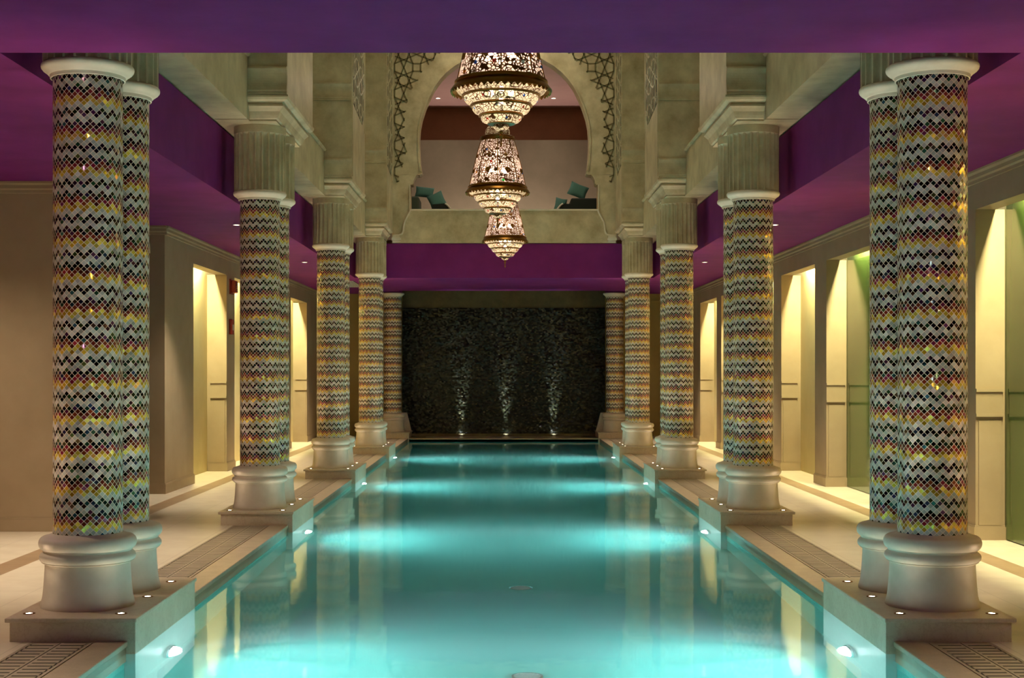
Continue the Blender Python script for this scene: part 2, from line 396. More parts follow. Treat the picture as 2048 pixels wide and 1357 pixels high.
for s in (-1, 1):
    for i, cy in enumerate(PAIRS): plinth(s, cy, i)
    t = empty('column_plinth', (s*2.745, 35.72, 0), 'low stone plinth under the last column on the %s, against the end wall' % SIDE[s], 'plinth')
    b = MB(); b.box(-s*.37, s*.395, -.6, .58, -.3, .122); b.build('body', M['plinth'], t, bevel=.004)
    b = MB(); b.box(-s*.385, s*.42, -.62, .58, .122, .15); b.build('top_slab', M['plinth'], t, bevel=.006)
    b = MB(); b.prism_y([(-s*.37,.15),(-s*.10,.15),(-s*.10,.62),(-s*.25,.62)], .3, .42); b.build('sloping_cheek', M['plinth'], t)

# ------------------------------------------------------------------ columns
BASE = [(.303,0),(.303,.012),(.296,.035),(.288,.07),(.282,.13),(.277,.20),(.273,.275),(.272,.283),(.283,.287),(.293,.293)]
BASE += [(.283+.026*cos(a), .325+.030*sin(a)) for a in [R(q) for q in range(-75, 61, 15)]] + [(.288,.357),(.284,.363),(.288,.371)]
BASE += [(.276+.038*cos(a), .417+.046*sin(a)) for a in [R(q) for q in range(-70, 91, 16)]] + [(.25,.472),(.232,.478),(.228,.482)]
ECH = [(.232,3.47),(.240,3.475),(.242,3.50),(.243,3.512),(.252,3.516),(.258,3.53),(.272,3.548),(.286,3.566),(.296,3.588),(.299,3.61),(.297,3.63),(.290,3.645),(.272,3.652)]
ECH = [(r, 3.47+(z-3.47)*.56) for r, z in ECH]
def flute_ring(z, dep, n=24, R0=.288):
    out = []
    for i in range(n*10):
        ph = (i % 10)/10; a = 2*pi*i/(n*10)
        f = (0,0,.62,.86,.97,1,.97,.86,.62,0)[i % 10]
        out.append(((R0-dep*f)*cos(a), (R0-dep*f)*sin(a), z))
    return out
def make_column(fluted):
    t = empty('mosaic_column', (0,0,0), 'x', 'column')
    b = MB(); b.lathe(BASE, 64); b.build('base', M['cream'], t, smooth=50)
    zt = 3.476 if fluted else 3.46
    b = MB(); b.lathe([(.2235,.478),(.2235,zt)], 96, cap0=False, cap1=False); b.build('shaft', M['mosaic'], t, smooth=60)
    dz = 0 if fluted else -.04
    if fluted:
        b = MB(); b.rings([flute_ring(3.570,0),flute_ring(3.578,.018),flute_ring(3.60,.032),flute_ring(4.175,.032),flute_ring(4.20,.020),flute_ring(4.213,0),
                           [(.291*p[0]/.288,.291*p[1]/.288,4.216) for p in flute_ring(4.216,0)],[(.291*p[0]/.288,.291*p[1]/.288,4.30) for p in flute_ring(4.3,0)]])
        t2 = b.build('capital', M['olive'], t, smooth=32)
    b = MB(); b.lathe([(r,z+dz) for r,z in ECH], 64, cap0=False); b.build('capital_ring' if fluted else 'capital', M['cream'], t2 if fluted else t, smooth=50)
    return t
first = None
for s in (-1, 1):
    for i, cy in enumerate(PAIRS):
        for k, dy in enumerate((-.35, .35)):
            if first is None: o = first = make_column(True)
            else: o = copy_tree(first)
            o.location = (s*CX, cy+dy, .15); o.rotation_euler = (0, 0, 0)
            o['label'] = 'zigzag mosaic column with fluted stone capital, %s one of the %s pair on the %s' % (('front','rear')[k], ORD[i], SIDE[s])
            o['category'] = 'column'; o['group'] = 'paired mosaic columns along the pool'
    o = make_column(False) if s < 0 else copy_tree(last)
    last = o; o.location = (s*2.83, 35.67, .15)
    tag(o, 'last single mosaic column on the %s, against the end wall, without fluted capital' % SIDE[s], 'column')

# ------------------------------------------------------------------ ceilings
b = MB()
b.box(-7.4, 5.3, -3, OPY0, ZC, ZC+.74)
for s in (-1, 1): b.box(s*OPX, s*(7.4 if s < 0 else 5.3), OPY0, OPY1, ZC, ZC+.74)
b.box(-7.4, 5.3, OPY1, 35.0, ZC, ZC+.74)
for s in (-1, 1): b.box(s*2.63, s*(7.4 if s < 0 else 5.3), 35.0, 37, ZC, ZC+.74)
struct(b, 'ceiling', M['purple'])
b = MB(); b.box(-2.63, 2.63, 35.0, 37, 4.3, 4.45); struct(b, 'ceiling', M['black'])
b = MB(); b.box(-3.5, 3.5, 8.4, 30.5, 9.61, 9.8); struct(b, 'ceiling', M['olive'])
b = MB()
b.box(-3.4, 3.4, 8.4, 8.66, 4.46, 9.6)
struct(b, 'wall_front', M['olive'])
for s in (-1, 1):
    b = MB(); b.box(s*3.2, s*3.4, 8.67, 30.5, 4.46, 9.6); struct(b, 'wall_'+SIDE[s], M['olive'])

# aisle downlights; nearest pair unseen, added to brighten the near left wall
dn = ['nearest', 'second', 'third', 'fourth', 'fifth']
for s in (-1, 1):
    for k in range(5):
        l = empty('ceiling_downlight', (s*3.68, 5.95+6.6*k, ZC), '%s small round downlight in the purple ceiling of the %s aisle' % (dn[k], SIDE[s]), 'light', 'downlights in the aisle ceilings')
        b = MB(); b.lathe([(.055,0),(.055,-.006),(.042,-.008),(.04,-.001)], 28, cap1=False); b.build('rim', M['white'], l, smooth=40)
        b = MB(); b.lathe([(.039,-.0005),(.039,-.003)], 24); b.build('lens', M['lens'], l)
        light('downlight_beam', 'SPOT', (0,0,-.02), AISLE, (1,.88,.70), l, (0,0,0), spot_size=R(82), spot_blend=.6, shadow_soft_size=.04)

for s in (-1, 1):  # unseen spotlights added as warm front fill on the nearest columns
    l = empty('ceiling_downlight', (s*1.3, 3.2, ZC), 'added unseen fill spotlight over the near deck, aimed at the nearest columns on the %s' % SIDE[s], 'light')
    b = MB(); b.lathe([(.06,0),(.06,-.02),(.045,-.02),(.043,-.001)], 28, cap1=False); b.build('rim', M['white'], l, smooth=40)
    b = MB(); b.lathe([(.042,-.0005),(.042,-.004)], 24); b.build('lens', M['lens'], l)
    d = Vector((s*CX, 9.6, 2.7))-Vector((s*1.3, 3.2, ZC-.03))
    o2 = light('fill_spot_beam', 'SPOT', (0,0,-.03), FRONT_FILL, (1,.82,.62), l, spot_size=R(42), spot_blend=1, shadow_soft_size=.05)
    o2.rotation_euler = d.to_track_quat('-Z', 'Y').to_euler()

for k, yy in enumerate((9.5, 13.0)):  # unseen downlights added to brighten the left wall and deck
    l = empty('ceiling_downlight', (-5.7, yy, ZC), '%s added unseen fill downlight over the wide left side of the deck' % ('nearer','farther')[k], 'light')
    b = MB(); b.lathe([(.055,0),(.055,-.006),(.042,-.008),(.04,-.001)], 28, cap1=False); b.build('rim', M['white'], l, smooth=40)
    b = MB(); b.lathe([(.039,-.0005),(.039,-.003)], 24); b.build('lens', M['lens'], l)
    light('downlight_beam', 'SPOT', (0,0,-.02), 150, (1,.80,.58), l, (0,0,0), spot_size=R(130), spot_blend=.8, shadow_soft_size=.04)

# striped ceiling vent
t = empty('ceiling_vent', (-3.55, 32.2, ZC), 'white slatted air vent in the ceiling beyond the far columns on the left', 'vent')
b = MB(); b.box(-.2, .2, -1.1, 1.1, -.004, 0); b.build('backing', M['black'], t)
b = MB()
for q in range(8): b.box(-.19+q*.05, -.168+q*.05, -1.08, 1.08, -.014, -.003)
b.box(-.2, .2, -1.1, -1.07, -.015, -.002); b.box(-.2, .2, 1.07, 1.1, -.015, -.002)
b.build('slats', M['white'], t)

# ------------------------------------------------------------------ stone beams and piers of the well
FR, BK = -.94, 1.15      # pier faces in front of / behind the pair's centre
for s in (-1, 1):
    for k in range(3):
        y0, y1 = PAIRS[k]+BK, PAIRS[k+1]+FR; L = y1-y0
        t = empty('stone_beam', (s*3.02, y0, 4.45), 'pale olive stone beam between the %s and %s column pairs on the %s' % (ORD[k], ORD[k+1], SIDE[s]), 'beam', 'beams over the columns')
        b = MB(); b.box(s*.18, -s*.19, 0, L, .0, .68); b.build('body', M['olive'], t)
        b = MB()
        b.prism_y([(s*.18,.68),(-s*.205,.68),(-s*.225,.70),(-s*.225,.72),(-s*.20,.735),(-s*.18,.76),(s*.18,.76)], 0, L); b.build('ledge', M['olive'], t)
def seg_inside(poly, p):
    x, y = p; c = False
    for i in range(len(poly)):
        (x1,y1),(x2,y2) = poly[i], poly[i-1]
        if (y1 > y) != (y2 > y) and x < (x2-x1)*(y-y1)/(y2-y1)+x1: c = not c
    return c
def lattice(poly, cell, ox=0, oy=0):
    """eight-pointed star and cross pattern clipped to poly; returns 2-D segments"""
    xs = [p[0] for p in poly]; ys = [p[1] for p in poly]; segs = []
    r = cell/2
    i0, i1 = int((min(xs)-ox)/cell)-2, int((max(xs)-ox)/cell)+2
    j0, j1 = int((min(ys)-oy)/cell)-2, int((max(ys)-oy)/cell)+2
    for i in range(i0, i1+1):
        for j in range(j0, j1+1):
            cx, cy = ox+i*cell, oy+j*cell
            P = [(cx+r*cos(pi/4*k), cy+r*sin(pi/4*k)) for k in range(8)]
            for k in range(8): segs.append((P[k], P[(k+3) % 8]))
            dx, dy = cx+cell/2, cy+cell/2; q = r*.414
            D = [(dx+q*cos(pi/4+pi/2*k), dy+q*sin(pi/4+pi/2*k)) for k in range(4)]
            for k in range(4): segs.append((D[k], D[(k+1) % 4]))
    out = []
    for a, c in segs:
        n = 16; run = None
        for k in range(n):
            p = (a[0]+(c[0]-a[0])*k/n, a[1]+(c[1]-a[1])*k/n); q = (a[0]+(c[0]-a[0])*(k+1)/n, a[1]+(c[1]-a[1])*(k+1)/n)
            if seg_inside(poly, p) and seg_inside(poly, q):
                if run is None: run = p
                end = q
            elif run is not None: out.append((run, end)); run = None
        if run is not None: out.append((run, end))
    return out
def pier(s, cy, idx):
    BK = 1.15 if idx < 3 else .70
    t = empty('stone_pier', (s*2.8, cy, 4.45), 'tall pale olive stone pier rising above the %s pair of columns on the %s' % (ORD[idx], SIDE[s]), 'pier', 'piers of the central well')
    ix, oxx = -s*.40, s*.395
    def prof(d, z): return (ix+s*d, s*.03, FR+d, BK-d, z)
    pts = [(.14,.0),(.14,.02),(.12,.03),(.105,.06),(.09,.10),(.06,.135),(.045,.15),(.045,.17),(.06,.175),(.06,.19),(.03,.20),(.0,.215),(-.015,.24),(-.015,.262),(.03,.27)]
    b = MB(); b.rectloft([prof(d,z+.001) for d,z in pts]); b.build('corbel', M['olive'], t)
    b = MB(); b.box(ix, s*.03, FR+.03, BK, .27, 5.14); b.box(s*.03, oxx, FR+.03, BK, 0, 5.14); b.build('shaft', M['olive'], t)
    for (z0, hh, nm) in ((.27,.31,'lower_moulding'), (1.485,.28,'upper_moulding')):
        y = FR+.03
        P = [(y,0),(y-.035,0),(y-.035,.02),(y-.022,.03),(y-.03,.05)]
        P += [(y-.03+.024*sin(pi*q/8), .05+(hh-.1)*q/8) for q in range(1,8)] + [(y-.034,hh-.05),(y-.045,hh-.03),(y-.045,hh-.01),(y,hh)]
        b = MB(); b.prism_x([(a, z0+c) for a, c in P], ix-s*.0+s*.002, oxx); b.build(nm, M['olive'], t)
    # carved lattice on the face towards the pool
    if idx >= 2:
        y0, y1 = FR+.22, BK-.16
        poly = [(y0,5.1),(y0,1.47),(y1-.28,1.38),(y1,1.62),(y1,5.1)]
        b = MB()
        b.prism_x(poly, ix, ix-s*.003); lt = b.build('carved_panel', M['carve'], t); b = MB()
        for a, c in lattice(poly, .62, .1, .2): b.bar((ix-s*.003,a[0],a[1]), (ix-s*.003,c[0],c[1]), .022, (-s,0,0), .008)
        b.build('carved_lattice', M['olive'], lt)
        b = MB()
        b.box(ix, ix-s*.014, FR+.06, FR+.10, .30, 5.12); b.box(ix, ix-s*.014, BK-.1, BK-.06, 1.3, 5.12)
        b.build('edge_bead', M['olive'], t)
for s in (-1, 1):
    for i, cy in enumerate(PAIRS): pier(s, cy, i)

# ------------------------------------------------------------------ arch wall at the far end of the well
AY = OPY1
SILL = 5.146
prof = [(6.01,1.78),(6.2,1.81),(6.45,1.827),(6.7,1.832),(6.95,1.815),(7.15,1.775),(7.38,1.70),(7.6,1.61),(7.82,1.50),(8.0,1.37),(8.14,1.24),(8.29,1.05),(8.45,.78),(8.6,.50),(8.72,.25),(8.80,.0)]
b = MB(); HW = 2.42; T = .45
def wallquad(z0, w0, z1, w1, y0, y1):
    for s in (-1, 1):
        b.add([(s*w0,y0,z0),(s*HW,y0,z0),(s*HW,y0,z1),(s*w1,y0,z1),(s*w0,y1,z0),(s*HW,y1,z0),(s*HW,y1,z1),(s*w1,y1,z1)],
              [(0,1,2,3),(7,6,5,4),(0,3,7,4)])
for (z0,w0),(z1,w1) in zip(prof, prof[1:]): wallquad(z0,w0,z1,w1,AY+.02,AY+T)
CB = [(6.01,1.78),(5.985,1.765),(5.95,1.775),(5.925,1.82),(5.93,1.865),(5.905,1.90),(5.85,1.935),(5.79,1.955),(5.745,1.955),(5.715,1.975),(5.71,2.02)]
for (z0,w0),(z1,w1) in zip(CB[::-1], CB[::-1][1:]): wallquad(z0,w0,z1,w1,AY+.02,AY+T)
b.box(-HW,-2.02,AY+.02,AY+T,SILL,5.71); b.box(2.02,HW,AY+.02,AY+T,SILL,5.71)
b.box(-HW,HW,AY+.02,AY+T,8.80,9.6)
b.box(-HW,HW,AY+.02,AY+T,4.45,SILL)
ARCH = struct(b, 'wall_arch', M['olive'])
# parapet slab standing in front between the brackets

h = SILL-4.45
P = [(-2.40,-.0),(-2.40,.16),(-2.27,.17),(-2.20,.19),(-2.17,.25),(-2.16,.36),(-2.14,.46),(-2.09,.55),(-2.05,.62),(-2.02,h)]
b = MB(); b.prism_y(P+[(-x,z) for x,z in P[::-1]], -.02, .02); t = b.build('parapet', M['olive'], ARCH, loc=(0, AY, 4.45))
b = MB(); b.box(-2.03, 2.03, -.05, .03, h, h+.035); b.build('sill', M['cream'], t)
b = MB()
edge = P[1:]
for s in (-1, 1):
    for (x0,z0),(x1,z1) in zip(edge, edge[1:]): b.bar((s*x0,-.02,z0),(s*x1,-.02,z1),.035,(0,-1,0),.02)
    b.box(s*2.40, s*2.24, -.07, -.0, .02, .15); b.box(s*2.42, s*2.22, -.09, 0, .06, .11)
b.build('shoulder_moulding', M['cream'], t, bevel=.004)
# archivolt edge bead
b = MB()
for s in (-1, 1):
    for (z0,w0),(z1,w1) in zip(prof, prof[1:]): b.bar((s*(w0+.02),AY+.02,z0),(s*(w1+.02),AY+.02,z1),.035,(0,-1,0),.018)
b.build('arch_bead', M['olive'], ARCH)
for s in (-1, 1):
    b = MB(); b.box(s*2.04, s*2.022, AY-.005, AY+T, SILL+.03, 5.71); b.build('reveal_strip', M['cream'], ARCH)
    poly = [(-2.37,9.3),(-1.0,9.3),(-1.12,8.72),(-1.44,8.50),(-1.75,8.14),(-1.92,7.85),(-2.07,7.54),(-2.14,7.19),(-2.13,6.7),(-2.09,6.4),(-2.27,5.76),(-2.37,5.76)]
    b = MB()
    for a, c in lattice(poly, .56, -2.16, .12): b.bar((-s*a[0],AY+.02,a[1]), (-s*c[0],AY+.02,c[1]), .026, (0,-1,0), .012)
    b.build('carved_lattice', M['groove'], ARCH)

# upper room behind the arch
b = MB(); b.box(-4.5, 4.5, AY+T, 37.2, 4.46, 4.56); struct(b, 'floor', M['wall'])
b = MB(); b.box(-4.5, 4.5, 36.7, 36.9, 4.56, 9.0); struct(b, 'wall_upper', M['brownwall'])
for s in (-1, 1):
    b = MB(); b.box(s*4.5, s*4.6, AY+T, 36.9, 4.5, 9.0); struct(b, 'wall_'+SIDE[s], M['brownwall'])
b = MB(); b.box(-4.6, 4.6, AY+T, 36.9, 8.6, 8.9); struct(b, 'ceiling', M['mauve'])
b = MB(); b.box(-4.4, 4.4, 36.15, 36.4, 4.56, 7.66)
o = b.build('screen_wall', M['greywall']); tag(o, 'grey plaster screen wall at the back of the upper room', 'screen')
for k, x in enumerate((-1.66, 1.26)):
    l = empty('ceiling_downlight', (x, 35.4, 8.6), '%s downlight in the mauve ceiling behind the horseshoe arch' % ('left','right')[k], 'light', 'downlights of the upper room')
    b = MB(); b.lathe([(.07,0),(.07,-.008),(.052,-.01),(.05,-.001)], 28, cap1=False); b.build('rim', M['white'], l, smooth=40)
    b = MB(); b.lathe([(.048,-.0005),(.048,-.004)], 24); b.build('lens', M['lens'], l)
    light('downlight_beam', 'SPOT', (0,0,-.02), UPROOM, (1,.8,.62), l, spot_size=R(110), spot_blend=.8, shadow_soft_size=.05)
light('upper_room_lamp', 'AREA', (0, 33.2, 8.5), UPROOM*1.6, (1,.78,.62), shape='RECTANGLE', size=3, size_y=2)
# hidden floor-level lamp washing the mauve ceiling
light('upper_room_wash', 'AREA', (0, 35.3, 4.7), UPROOM*3.2, (1,.76,.64), rot=(pi-R(12),0,0), shape='RECTANGLE', size=4, size_y=.4)

def cushion(w_, h_, d_):
    b = MB(); n = 10; rows = []
    for side in (1, -1):
        g = []
        for i in range(n+1):
            for j in range(n+1):
                u, v = i/n*2-1, j/n*2-1
                e = (1-u*u)*(1-v*v); pin = 1-.10*(abs(u)*abs(v))**.5*0
                sc = 1-.07*(1-abs(u))*abs(v) if False else 1
                x = u*w_/2*(1-.06*(1-v*v)*0 - .08*(1-abs(v))*abs(u)**3); z = v*h_/2*(1-.08*(1-abs(u))*abs(v)**3)
                g.append((x, side*d_/2*e**.45, z))
        fs = [(i*(n+1)+j, (i+1)*(n+1)+j, (i+1)*(n+1)+j+1, i*(n+1)+j+1) for i in range(n) for j in range(n)]
        b.add(g, fs)
    return b
for s in (-1, 1):
    # long low sofa end seen over the parapet
    t = empty('sofa', (s*1.62, 31.45, 4.56), 'low dark green sofa with a rounded white-edged arm, on the %s behind the parapet' % SIDE[s], 'sofa')
    b = MB(); b.box(-.42, .5, -.35, .6, .12, .66); b.build('seat', M['darkfab'], t, bevel=.03)
    for lx in (-.36, .42):
        for ly in (-.28, .52):
            b = MB(); b.lathe([(.02,0),(.03,.12)], 12, lx, ly); b.build('leg', M['carve'], t, smooth=40)
    b = MB(); b.box(s*(.27 if s < 0 else -.14), s*.46, -.35, .6, .66, 1.02 if s < 0 else .98); b.build('back', M['greyfab' if s < 0 else 'darkfab'], t, bevel=.04)
    P = [(-s*.52,.60)] + [(-s*(.50-.22*q/8), .62+.24*sin(pi/2*q/8)) for q in range(9)] + [(-s*.02,.84),(-s*.02,.60)]
    b = MB(); b.prism_y(P, -.33, -.18); b.build('arm', M['darkfab'], t)
    b = MB(); b.tube([(p[0], -.34, p[1]) for p in P[:9]], .022, 8); b.build('arm_trim', M['white'], t, smooth=60)
    b = MB(); b.box(-s*.62, s*.1, -.36, .0, .55, .615); b.build('seat_pad', M['teal'], t, bevel=.02)
    cz = 4.56
    spec = ([(1.80, 31.75, 1.19, .42, .26, 6, 'flat teal cushion lying on the back of the left sofa'), (1.50, 31.3, .94, .36, .40, -24, 'teal scatter cushion leaning against the back of the left sofa')] if s < 0 else
            [(1.66, 31.40, 1.18, .42, .34, 22, 'pale teal cushion with raised corner on the back of the right sofa'), (1.26, 31.3, .84, .26, .36, 12, 'green scatter cushion leaning against the right sofa')])
    for (x, y, z, w_, h_, tilt, lab) in spec:
        b = cushion(w_, h_, .16); o = b.build('cushion', M['teal'], smooth=60, loc=(s*x, y, cz+z)); o.rotation_euler = (R(-20), R(tilt), 0); tag(o, lab, 'cushion')

# ------------------------------------------------------------------ aisle walls with niches
# right: opening far edges; left: the same beyond Y 19.3
FARR = [10.8, 14.05, 17.3, 20.5, 23.8, 27.05, 30.3, 33.5]
FARL = [23.65, 26.9, 30.2, 33.4]
NW = 2.55; NT_ = 3.32
def side_wall(s, fars, ystart, yend, nm):
    b = MB(); base = MB(); rail = MB(); back = MB()
    edges = []; y = ystart
    for f in fars: edges.append((y, f-NW)); y = f
    edges.append((y, yend))
    for k, (a, c) in enumerate(edges):
        b.box(s*WX, s*5.03, a, c, 0, NT_)
        base.box(s*(WX-.018), s*5.02, a-(.018 if k or s < 0 else 0), c+(.018 if k < len(edges)-1 else 0), 0, .13)
        base.box(s*(WX-.01), s*5.02, a-(.01 if k or s < 0 else 0), c+(.01 if k < len(edges)-1 else 0), .13, .148)
        if k:   # jamb facing the camera
            for z in (1.25, 1.50): rail.box(s*(WX+.0), s*4.975, a-.03, a, z-.012, z+.018)
            rail.box(s*(WX+.0), s*4.965, a-.014, a, 1.26, 1.49)
            rail.box(s*(WX+.03), s*4.955, a-.012, a, .15, 1.2)
    b.box(s*WX, s*4.90, ystart, yend, NT_, ZC)
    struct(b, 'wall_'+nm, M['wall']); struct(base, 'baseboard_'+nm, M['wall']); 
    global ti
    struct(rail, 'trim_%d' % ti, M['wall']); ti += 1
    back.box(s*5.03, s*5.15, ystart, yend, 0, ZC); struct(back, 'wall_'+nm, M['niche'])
    co = MB(); co.prism_y([(s*WX,ZC),(s*(WX-.05),ZC),(s*(WX-.05),ZC-.02),(s*(WX-.03),ZC-.04),(s*(WX-.03),ZC-.075),(s*(WX-.012),ZC-.09),(s*(WX-.012),ZC-.12),(s*WX,ZC-.125)], ystart, yend)
    struct(co, 'trim_%d' % ti, M['wall']); ti += 1
    for k, f in enumerate(fars):
        yc = f-NW/2
        od = ['first','second','third','fourth','fifth','sixth','seventh','eighth'][k]
        l = empty('niche_lamp', (s*4.965, yc, 3.62), 'lamp at the top of the %s niche from the camera, %s wall' % (od, SIDE[s]), 'lamp', 'lamps in the wall niches')
        b = MB(); b.box(-.02, .02, -.75, .75, 0, .03); b.build('housing', M['white'], l)
        b = MB(); b.box(-.014, .014, -.72, .72, -.012, 0); b.build('tube', M['nichelamp'], l)
        light('niche_light', 'AREA', (0,0,-.02), NICHE, (1,.95,.50), l, shape='RECTANGLE', size=.05, size_y=1.4)
side_wall(1, FARR, 4.0, 36.4, 'right')
side_wall(-1, FARL, 19.3, 36.4, 'left')
for k, f in enumerate([14.05, 20.5]):
    b = MB(); d = empty('door_%d' % (k+1), (5.0, f-NW/2, 0), None, None); d['kind'] = 'structure'
    b.box(0, .024, -NW/2+.02, NW/2-.02, .01, 3.5); b.build('glass_panel', M['green'], d)
    b = MB(); b.box(-.006, .026, -NW/2+.0, -NW/2+.04, 0, 3.5); b.box(-.006, .026, NW/2-.015, NW/2, 0, 3.5); b.build('frame', M['carve'], d)
# left side nearer the camera
b = MB()
b.box(-7.4, -WX, 14.8, 15.3, 0, ZC); struct(b, 'wall_left', M['wall'])
b = MB(); b.box(-7.4, -5.151, 19.3, 19.8, 0, ZC); b.box(-5.151, -5.03, 19.295, 19.3, 0, ZC); struct(b, 'wall_left', M['wall'])
b = MB(); b.box(-6.9, -6.7, 15.3, 19.3, 0, ZC); struct(b, 'wall_left', M['wall'])
b = MB(); b.box(-7.6, -7.4, -3, 20, 0, ZC); struct(b, 'wall_left', M['wall'])
b = MB()
for y, xe in ((14.8, WX-.018), (19.3, 5.021)):
    b.box(-7.4, -xe, y-.018, y+.3, 0, .13); b.box(-7.4, -xe-.008, y-.01, y+.3, .13, .148)
struct(b, 'baseboard_left', M['wall'])
b = MB()
for y in (14.8, 19.3): b.prism_x([(y,ZC),(y-.05,ZC),(y-.05,ZC-.02),(y-.03,ZC-.04),(y-.03,ZC-.075),(y-.012,ZC-.09),(y-.012,ZC-.12),(y,ZC-.125)], -7.4, -WX+.03)
struct(b, 'trim_%d' % ti, M['wall']); ti += 1
# behind the camera and the near right
b = MB(); b.box(-7.6, 5.5, -3.2, -3, 0, ZC); struct(b, 'wall_front', M['wall'])
b = MB(); b.box(5.2, 5.4, -3, 4.0, 0, ZC); struct(b, 'wall_right', M['wall'])

# end wall
b = MB(); b.box(-5.2, 5.2, 36.4, 36.6, 0, 4.45); struct(b, 'wall_back', M['gallery'])
b = MB()
for s in (-1, 1):
    for z in (3.52, .56, .36): b.box(s*2.66, s*WX, 36.375, 36.4, z, z+.02)
    b.box(s*2.66, s*WX, 36.36, 36.4, 0, .14)
    for x in (2.9, 4.45):
        b.box(s*x, s*(x+.02), 36.38, 36.4, .56, 3.52)
struct(b, 'baseboard_back', M['gallery'])
b = MB(); b.box(-2.63, 2.63, 36.34, 36.4, 3.33, 4.3); struct(b, 'wall_back', M['carve'])
t = empty('mosaic_panel', (0, 36.3, .02), 'large black glittering mosaic waterfall panel closing the far end of the pool', 'mosaic')
b = MB(); b.box(-2.63, 2.63, 0, .09, .05, 3.31); b.build('tile_face', M['blackmosaic'], t)
b = MB(); b.box(-2.63, 2.63, -.03, .09, -.02, .05); b.build('kerb', M['carve'], t)
for k, x in enumerate((-1.09, .06, 1.30)):
    l = empty('wall_uplight', (x, 36.22, 0), '%s of the three uplights at the foot of the black mosaic wall' % ('left', 'middle', 'right')[k], 'light', 'uplights of the black mosaic wall')
    b = MB(); b.lathe([(.05,0),(.05,.03),(.042,.035),(.038,.02)], 24, cap1=False); b.build('rim', M['chrome'], l, smooth=40)
    b = MB(); b.lathe([(.036,.018),(.036,.022)], 20); b.build('lens', M['lens_pool'], l)
    light('uplight_beam', 'SPOT', (0,.0,.05), WALLUP, (.95,1,.95), l, (pi-R(.5),0,0), spot_size=R(26), spot_blend=1, shadow_soft_size=.02)
    light('uplight_spill', 'SPOT', (0,-.05,.05), 90, (.9,.88,1), l, (pi+R(17),0,0), spot_size=R(26), spot_blend=1, shadow_soft_size=.02)

# red alarm devices on the left pillar
t = empty('alarm_sounder', (-WX, 24.02, 3.14), 'red box-shaped alarm sounder, the upper red device on the left aisle pillar', 'alarm')
b = MB(); b.box(0, .02, -.14, .14, -.13, .13); b.build('back_plate', M['red'], t, bevel=.004)
b = MB(); b.box(.02, .10, -.11, .11, -.105, .105); b.build('housing', M['red'], t, bevel=.012)
b = MB()
for q in range(6): b.box(.1, .105, -.08, .08, -.08+q*.03, -.068+q*.03)
b.build('sound_slots', M['black'], t)
t = empty('alarm_call_point', (-WX, 23.95, 2.45), 'slim red alarm device below the sounder on the left aisle pillar', 'alarm')
b = MB(); b.box(0, .05, -.09, .09, -.13, .13); b.build('housing', M['red'], t, bevel=.008)
b = MB(); b.box(.05, .056, -.05, .05, -.06, .04); b.build('press_plate', M['white'], t)

# ------------------------------------------------------------------ underwater lights
pn = ['beside the camera', 'nearest', 'second', 'third', 'fourth']
for s in (-1, 1):
    for k, cy in enumerate([C0-S]+PAIRS):
        if k == 0: cy = 4.4
        x = 2.35 if k else 2.42
        lab = 'underwater floodlight on the %s pool wall %s' % (SIDE[s], 'closest to the camera end' if k == 0 else 'below the %s plinth' % pn[k])
        l = empty('pool_light', (s*x, cy, -.80), lab, 'light', 'underwater lights along the pool')
        b = MB(); n = 28
        pr = [(.14,0),(.14,.02),(.12,.035),(.112,.02)]
        b.rings([[(-s*z, r*cos(2*pi*i/n), r*sin(2*pi*i/n)) for i in range(n)] for r, z in pr], cap1=False); b.build('rim', M['chrome'], l, smooth=40)
        b = MB(); pr = [(.11*cos(a), .018+.075*sin(a)) for a in [R(q) for q in (0,20,40,60,80)]]
        b.rings([[(-s*z, r*cos(2*pi*i/n), r*sin(2*pi*i/n)) for i in range(n)] for r, z in pr]); b.build('lens', M['lens_pool'], l, smooth=60)
        light('pool_beam', 'SPOT', (-s*.13,0,0), POOL*(1 if k else 1.2), (.85,.97,1), l, (0, s*R(78), 0), spot_size=R(150), spot_blend=.9, shadow_soft_size=.07)
        light('pool_beam', 'SPOT', (-s*.13,0,0), POOL*1.8, (.95,.98,1), l, (0, s*R(91), 0), spot_size=R(26), spot_blend=.9, shadow_soft_size=.05)

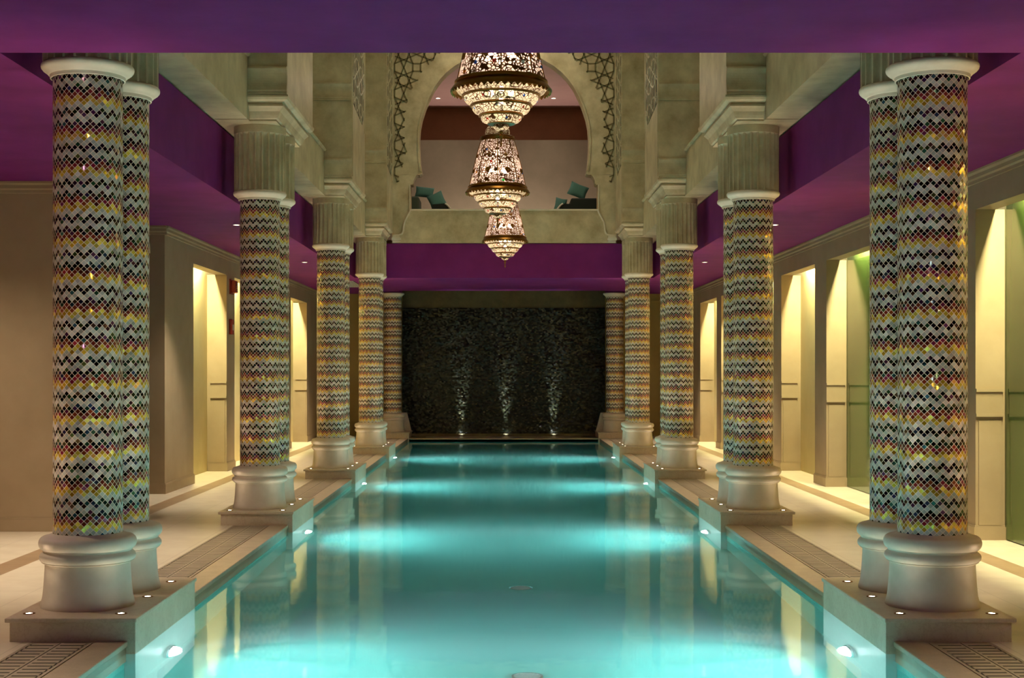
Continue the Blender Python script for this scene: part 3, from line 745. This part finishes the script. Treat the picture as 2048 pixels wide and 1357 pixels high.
# ------------------------------------------------------------------ chandeliers
def chandelier(loc, lab):
    t = empty('chandelier', loc, lab, 'chandelier', 'pierced metal lanterns hung in a row')
    # z = 0 at the wide rim
    def part(nm, prof, mat, n=48, c0=False, c1=False, sm=35):
        b = MB(); b.lathe(prof, n, cap0=c0, cap1=c1); return b.build(nm, mat, t, smooth=sm)
    SH = part('shade', [(.355,.06),(.340,.12),(.30,.30),(.255,.48),(.205,.655)], M['shade'])
    part('rim', [(.352,.055),(.375,.06),(.378,.045),(.368,.035),(.385,.02),(.410,-.012),(.412,-.022),(.400,-.022),(.372,.005),(.350,.012)], M['brass'])
    b = MB()      # scalloped fringe of the rim
    for i in range(48):
        a0, a1 = 2*pi*i/48, 2*pi*(i+1)/48; am = (a0+a1)/2
        b.add([(.408*cos(a0),.408*sin(a0),-.018),(.408*cos(a1),.408*sin(a1),-.018),(.402*cos(am)*1.0,.402*sin(am),-.045),
               (.398*cos(a0),.398*sin(a0),-.018),(.398*cos(a1),.398*sin(a1),-.018),(.394*cos(am),.394*sin(am),-.043)],
              [(0,1,2),(5,4,3),(0,2,5,3),(1,4,5,2),(0,3,4,1)])
    b.build('fringe', M['brass'], t)
    part('bowl_upper', [(.372,.0),(.352,-.03),(.318,-.052)], M['tier'])
    for nm, rr, z0, z1 in (('bowl_middle',.302,-.05,-.125), ('bowl_lower',.236,-.13,-.205), ('bowl_bottom',.166,-.21,-.28)):
        part(nm, [(rr+.014,z0),(rr+.018,z0-.012),(rr+.004,z0-.02)], M['brass'])
        part(nm.replace('bowl','basket'), [(rr,z0-.018),(rr-.004,z0-.04),(rr-.022,z1+.012),(rr-.06,z1)], M['tier'])
    part('bottom_ring', [(.11,-.275),(.112,-.285),(.085,-.292),(.06,-.295)], M['brass'])
    part('bottom_cup', [(.066,-.292),(.064,-.31),(.045,-.33),(.018,-.343)], M['tier'])
    part('finial', [(.018,-.338),(.022,-.35),(.010,-.362),(.018,-.378),(.010,-.392),(.006,-.43),(.012,-.44),(.002,-.475)], M['brass'], 16, True, True)
    part('collar', [(.20,.645),(.222,.65),(.226,.665),(.21,.672),(.214,.69),(.19,.70),(.15,.71)], M['brass'])
    part('dome', [(.15,.705),(.158,.74),(.15,.78),(.125,.815),(.09,.835)], M['tier'])
    part('neck', [(.09,.83),(.105,.84),(.105,.855),(.05,.87),(.03,.90),(.018,.92)], M['brass'])
    b = MB()
    for i in range(8):      # ribs
        a = 2*pi*i/8
        b.tube([(r*cos(a), r*sin(a), z) for r, z in ((.358,.06),(.343,.12),(.303,.30),(.258,.48),(.208,.655))], .006, 6)
    b.build('ribs', M['brass'], SH, smooth=60)
    b = MB()
    for (r, z) in ((.352,.065),(.206,.645)):
        b.lathe([(r+.004,z-.01),(r+.009,z),(r+.004,z+.01)], 48, cap0=False, cap1=False)
    b.build('bands', M['brass'], SH, smooth=60)
    b = MB()      # solid medallions
    for i in range(8):
        a = 2*pi*(i+.5)/8
        for (r, z, q) in ((.318,.24,.034),(.272,.43,.024)):
            n = 14; cc = Vector((r*cos(a), r*sin(a), z)); u = Vector((-sin(a), cos(a), 0)); nn = Vector((cos(a), sin(a), .28)).normalized(); v = nn.cross(u)
            b.rings([[cc+nn*h+(u*cos(2*pi*k/n)+v*sin(2*pi*k/n))*rad for k in range(n)] for h, rad in ((.002,q),(.008,q),(.012,q*.6),(.006,q*.3))])
    b.build('medallions', M['brass'], SH, smooth=40)
    zt = 9.6-loc[2]
    b = MB(); b.lathe([(.009,.91),(.009,zt-.04)], 10); b.build('rod', M['brass'], t, smooth=60)
    b = MB(); b.lathe([(.02,zt-.08),(.08,zt-.04),(.10,zt)], 24); b.build('ceiling_rose', M['brass'], t, smooth=60)
    rnd = random.Random(int(loc[1]*10))
    for i in range(16):
        a = 2*pi*(i+rnd.random()*.6)/16; z = rnd.choice((.10,.16,.22,.34,.5)); r = .362-.245*z
        b = MB(); b.sphere((r*cos(a), r*sin(a), z), .018, 10, 6); o = b.build('jewel', JW[i % 5], SH, smooth=80); o['label'] = ('blue','red','green','clear','amber')[i % 5]+' glass jewel'
    for i in range(18):
        a = 2*pi*(i+rnd.random()*.5)/18; r, z = ((.286,-.09),(.222,-.165),(.15,-.25))[i % 3]
        b = MB(); b.sphere((r*cos(a), r*sin(a), z), .013, 10, 6); o = b.build('jewel', JW[(0,1,1,3,0)[i % 5]], t, smooth=80); o['label'] = ('blue','red','red','clear','blue')[i % 5]+' glass jewel'
    for i in range(5):
        a = 2*pi*i/5+.4
        b = MB(); b.sphere((.11*cos(a), .11*sin(a), .26), .026, 12, 8, 1.3); bb = b.build('bulb', M['bulb'], t, smooth=80)
        b = MB(); b.lathe([(.012,.29),(.012,.36)], 10, .11*cos(a), .11*sin(a)); b.build('bulb_holder', M['brass'], bb)
    for (x, y, z) in ((.0,.0,-.10),(.08,.05,-.02),(-.08,.04,-.02),(0,-.09,-.02),(0,0,.5)):
        b = MB(); b.sphere((x,y,z), .022, 12, 8, 1.3); b.build('bulb', M['bulb'], t, smooth=80)
chandelier((-.06, 11.3, 3.975), 'largest-looking pierced brass chandelier, its top cut off by the purple ceiling')
chandelier((-.107, 17.75, 3.975), 'middle of the three pierced brass chandeliers, with a pinkish glowing bell shade')
chandelier((.005, 24.5, 3.975), 'lowest-looking and smallest of the three brass chandeliers, before the purple fascia')
